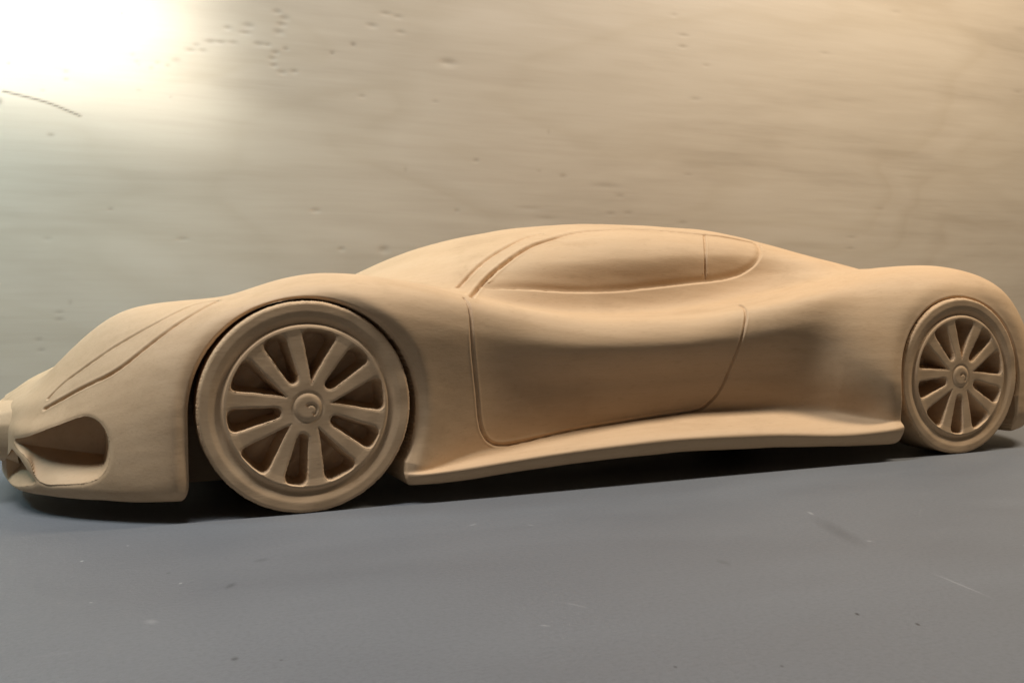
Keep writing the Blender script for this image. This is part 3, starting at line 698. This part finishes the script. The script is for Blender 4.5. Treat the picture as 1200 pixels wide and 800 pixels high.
# ------------------------------------------------------------------ wheels
def make_wheel():
    R_ = np.r_[np.linspace(0, .13, 14)[:-1], np.linspace(.13, .165, 7)[:-1], np.linspace(.165, .84, 176)[:-1], np.linspace(.84, .96, 16)[:-1], np.linspace(.96, 1.0, 10)]
    nt_ = 1000
    th = np.linspace(0, 2 * np.pi, nt_, endpoint=False)
    prof_r = [0, .09, .118, .130, .142, .16, .25, .45, .68, .745, .768, .785, .795, .81, .85, .90, .97, .985, .995, 1.0]
    prof_h = [.0, .0, -.003, -.014, -.016, -.010, -.009, -.009, -.006, .0, -.004, -.030, -.036, -.031, -.012, .0, .0, -.006, -.020, -.045]
    h = np.interp(R_, prof_r, prof_h)
    hs = h.copy(); hs[1:-1] = .25 * h[:-2] + .5 * h[1:-1] + .25 * h[2:]; h = hs
    rr, tt = np.meshgrid(R_, th, indexing='ij')
    # openings: five U slots and five triangles between the ten spokes
    sd = np.full(rr.shape, 9.0)
    for k in range(10):
        u_slot = k % 2 == 0
        a0 = np.radians(44 + 72 * (k // 2) + (0 if u_slot else 36))
        px = rr * np.cos(tt - a0); py = rr * np.sin(tt - a0)
        if u_slot:
            w = np.interp(px, [.28, .74], [.056, .122]); lo = np.hypot(np.maximum(.30 - px, 0) , 0)
            d = np.maximum(np.abs(py) - w, 0 * px - 1)
            d = np.where(px < .30, np.hypot(px - .30, py) - .055, np.abs(py) - w)
        else:
            w = np.interp(px, [.225, .74], [.0, .188])
            d = (np.abs(py) - w) * .94
            d = np.where(px < .225, np.hypot(px - .225, py), d)
        d = np.where(px < 0, 9, d)
        # rounded corners at the rim
        ro = rr - .742
        kk = .08
        hh = np.maximum(kk - np.abs(d - ro), 0) / kk
        d = np.maximum(d, ro) + hh * hh * kk / 4
        sd = np.minimum(sd, d)
    P3 = np.stack([rr * np.cos(tt), rr * np.sin(tt), 0 * rr], -1)
    sd = sd + .0025 * vnoise(P3 * 22, 21)
    dep = np.clip(-sd / .042, 0, 1)
    hgt = h[:, None] - .25 * dep * (1 + .12 * vnoise(P3 * 9, 22))
    # eased spoke edges
    hgt -= .004 * np.exp(-(np.maximum(sd, 0) / .012) ** 2) * (rr < .735) * (rr > .16) * (sd > 0)
    # shallow curl cut into the hub cap
    cr = np.hypot(P3[..., 0] - .03, P3[..., 1] + .025)
    hgt -= .012 * np.exp(-((cr - .05) / .012) ** 2) * (np.sin(tt * 1 + .8) > -.2) * (rr < .12)
    hgt += .003 * vnoise(P3 * 5, 23)
    # frayed fibres on the tyre shoulder
    fz = (rr > .97)
    rs = np.random.RandomState(4)
    fr = rs.normal(size=rr.shape) * .0025 * fz
    rj = rr + fr + .002 * vnoise(P3 * 12, 24) * (rr > .9)
    co = np.stack([rj * np.cos(tt), -hgt, rj * np.sin(tt)], -1)
    # side of the tyre, back
    sides = [(.998, .12), (1.0, .2), (1.0, .45), (.99, .62), (.95, .7), (.6, .7), (.0, .7)]
    ex = np.stack([np.stack([r_ * np.cos(th), np.full(nt_, y_), r_ * np.sin(th)], -1) for r_, y_ in sides])
    G = np.concatenate([co, ex]); nr = len(G)
    Gw = np.concatenate([G, G[:, :1]], 1)
    n = np.cross(np.gradient(Gw, axis=0), np.gradient(Gw, axis=1))
    n[:, 0] = n[:, -1] = (n[:, 0] + n[:, -1])
    n = n[:, :-1]; n /= np.linalg.norm(n, axis=-1, keepdims=True) + 1e-12
    n[0] = (0, -1, 0)
    if n[60, 0, 1] > 0: n = -n; n[0] = (0, -1, 0)
    ri, ti = np.meshgrid(np.arange(nr - 1), np.arange(nt_), indexing='ij')
    a = ri * nt_ + ti; b = ri * nt_ + (ti + 1) % nt_
    q = np.stack([a, a + nt_, b + nt_, b], -1).reshape(-1, 4)
    rad = np.r_[R_, np.full(len(sides), 2.0)]
    fr_ = rad[ri.ravel()]; ft = th[ti.ravel()]
    ss = np.concatenate([sd, np.full((len(sides), nt_), 9.0)]).ravel()[a.ravel()]
    pid = np.zeros(len(q), int)                       # 0 = hub, pocket floors and walls
    pid[fr_ >= .795] = 1                                # tyre
    pid[(fr_ >= .742) & (fr_ < .795)] = 2               # rim
    pid[fr_ < .128] = 3                                # hub cap
    spoke_centres = [44 + 72 * k + s * 15.5 for k in range(5) for s in (-1, 1)]
    ang = np.degrees(ft)
    for k, c_ in enumerate(spoke_centres):
        dd = (ang - c_ + 180) % 360 - 180
        pid[(fr_ >= .24) & (fr_ < .742) & (ss > -.02) & (np.abs(dd) < 18) & (pid == 0) & (np.abs(dd) <= np.min([np.abs((ang - o_ + 180) % 360 - 180) for o_ in spoke_centres], axis=0) + 1e-6)] = 10 + k
    return G.reshape(-1, 3), n.reshape(-1, 3), q, pid

wco, wn, wq, wp = make_wheel()
# quad winding: make faces agree with the normals
fn_ = np.cross(wco[wq[:, 1]] - wco[wq[:, 0]], wco[wq[:, 2]] - wco[wq[:, 0]])
if (fn_ * wn[wq[:, 0]]).sum() < 0:
    wq = wq[:, ::-1]
wheel = build('wheel', wco, wq[wp == 0], wn, M_WOOD, car)
wparts = [build('tyre', wco, wq[wp == 1], wn, M_WOOD, wheel), build('rim', wco, wq[wp == 2], wn, M_WOOD, wheel), build('hub_cap', wco, wq[wp == 3], wn, M_WOOD, wheel)]
for k in range(10):
    wparts.append(build('spoke', wco, wq[wp == 10 + k], wn, M_WOOD, wheel))
def place(w, x, y, roll, far):
    w.location = (x * S, y * S, 1.0 * S)
    w.rotation_euler = (0, roll, math.pi if far else 0)
place(wheel, 0, 0, 0, False)
wheel['label'] = 'front wheel nearest the viewer'
for x, y, roll, far, lab in ((WB, 0, math.radians(-5), False, 'near rear wheel'), (0, 2 * C, .3, True, 'far front wheel'), (WB, 2 * C, .9, True, 'far rear wheel')):
    w = wheel.copy(); col.objects.link(w); w.parent = car; w['label'] = lab
    place(w, x, y, roll, far)
    for ch in wparts:
        c2 = ch.copy(); col.objects.link(c2); c2.parent = w
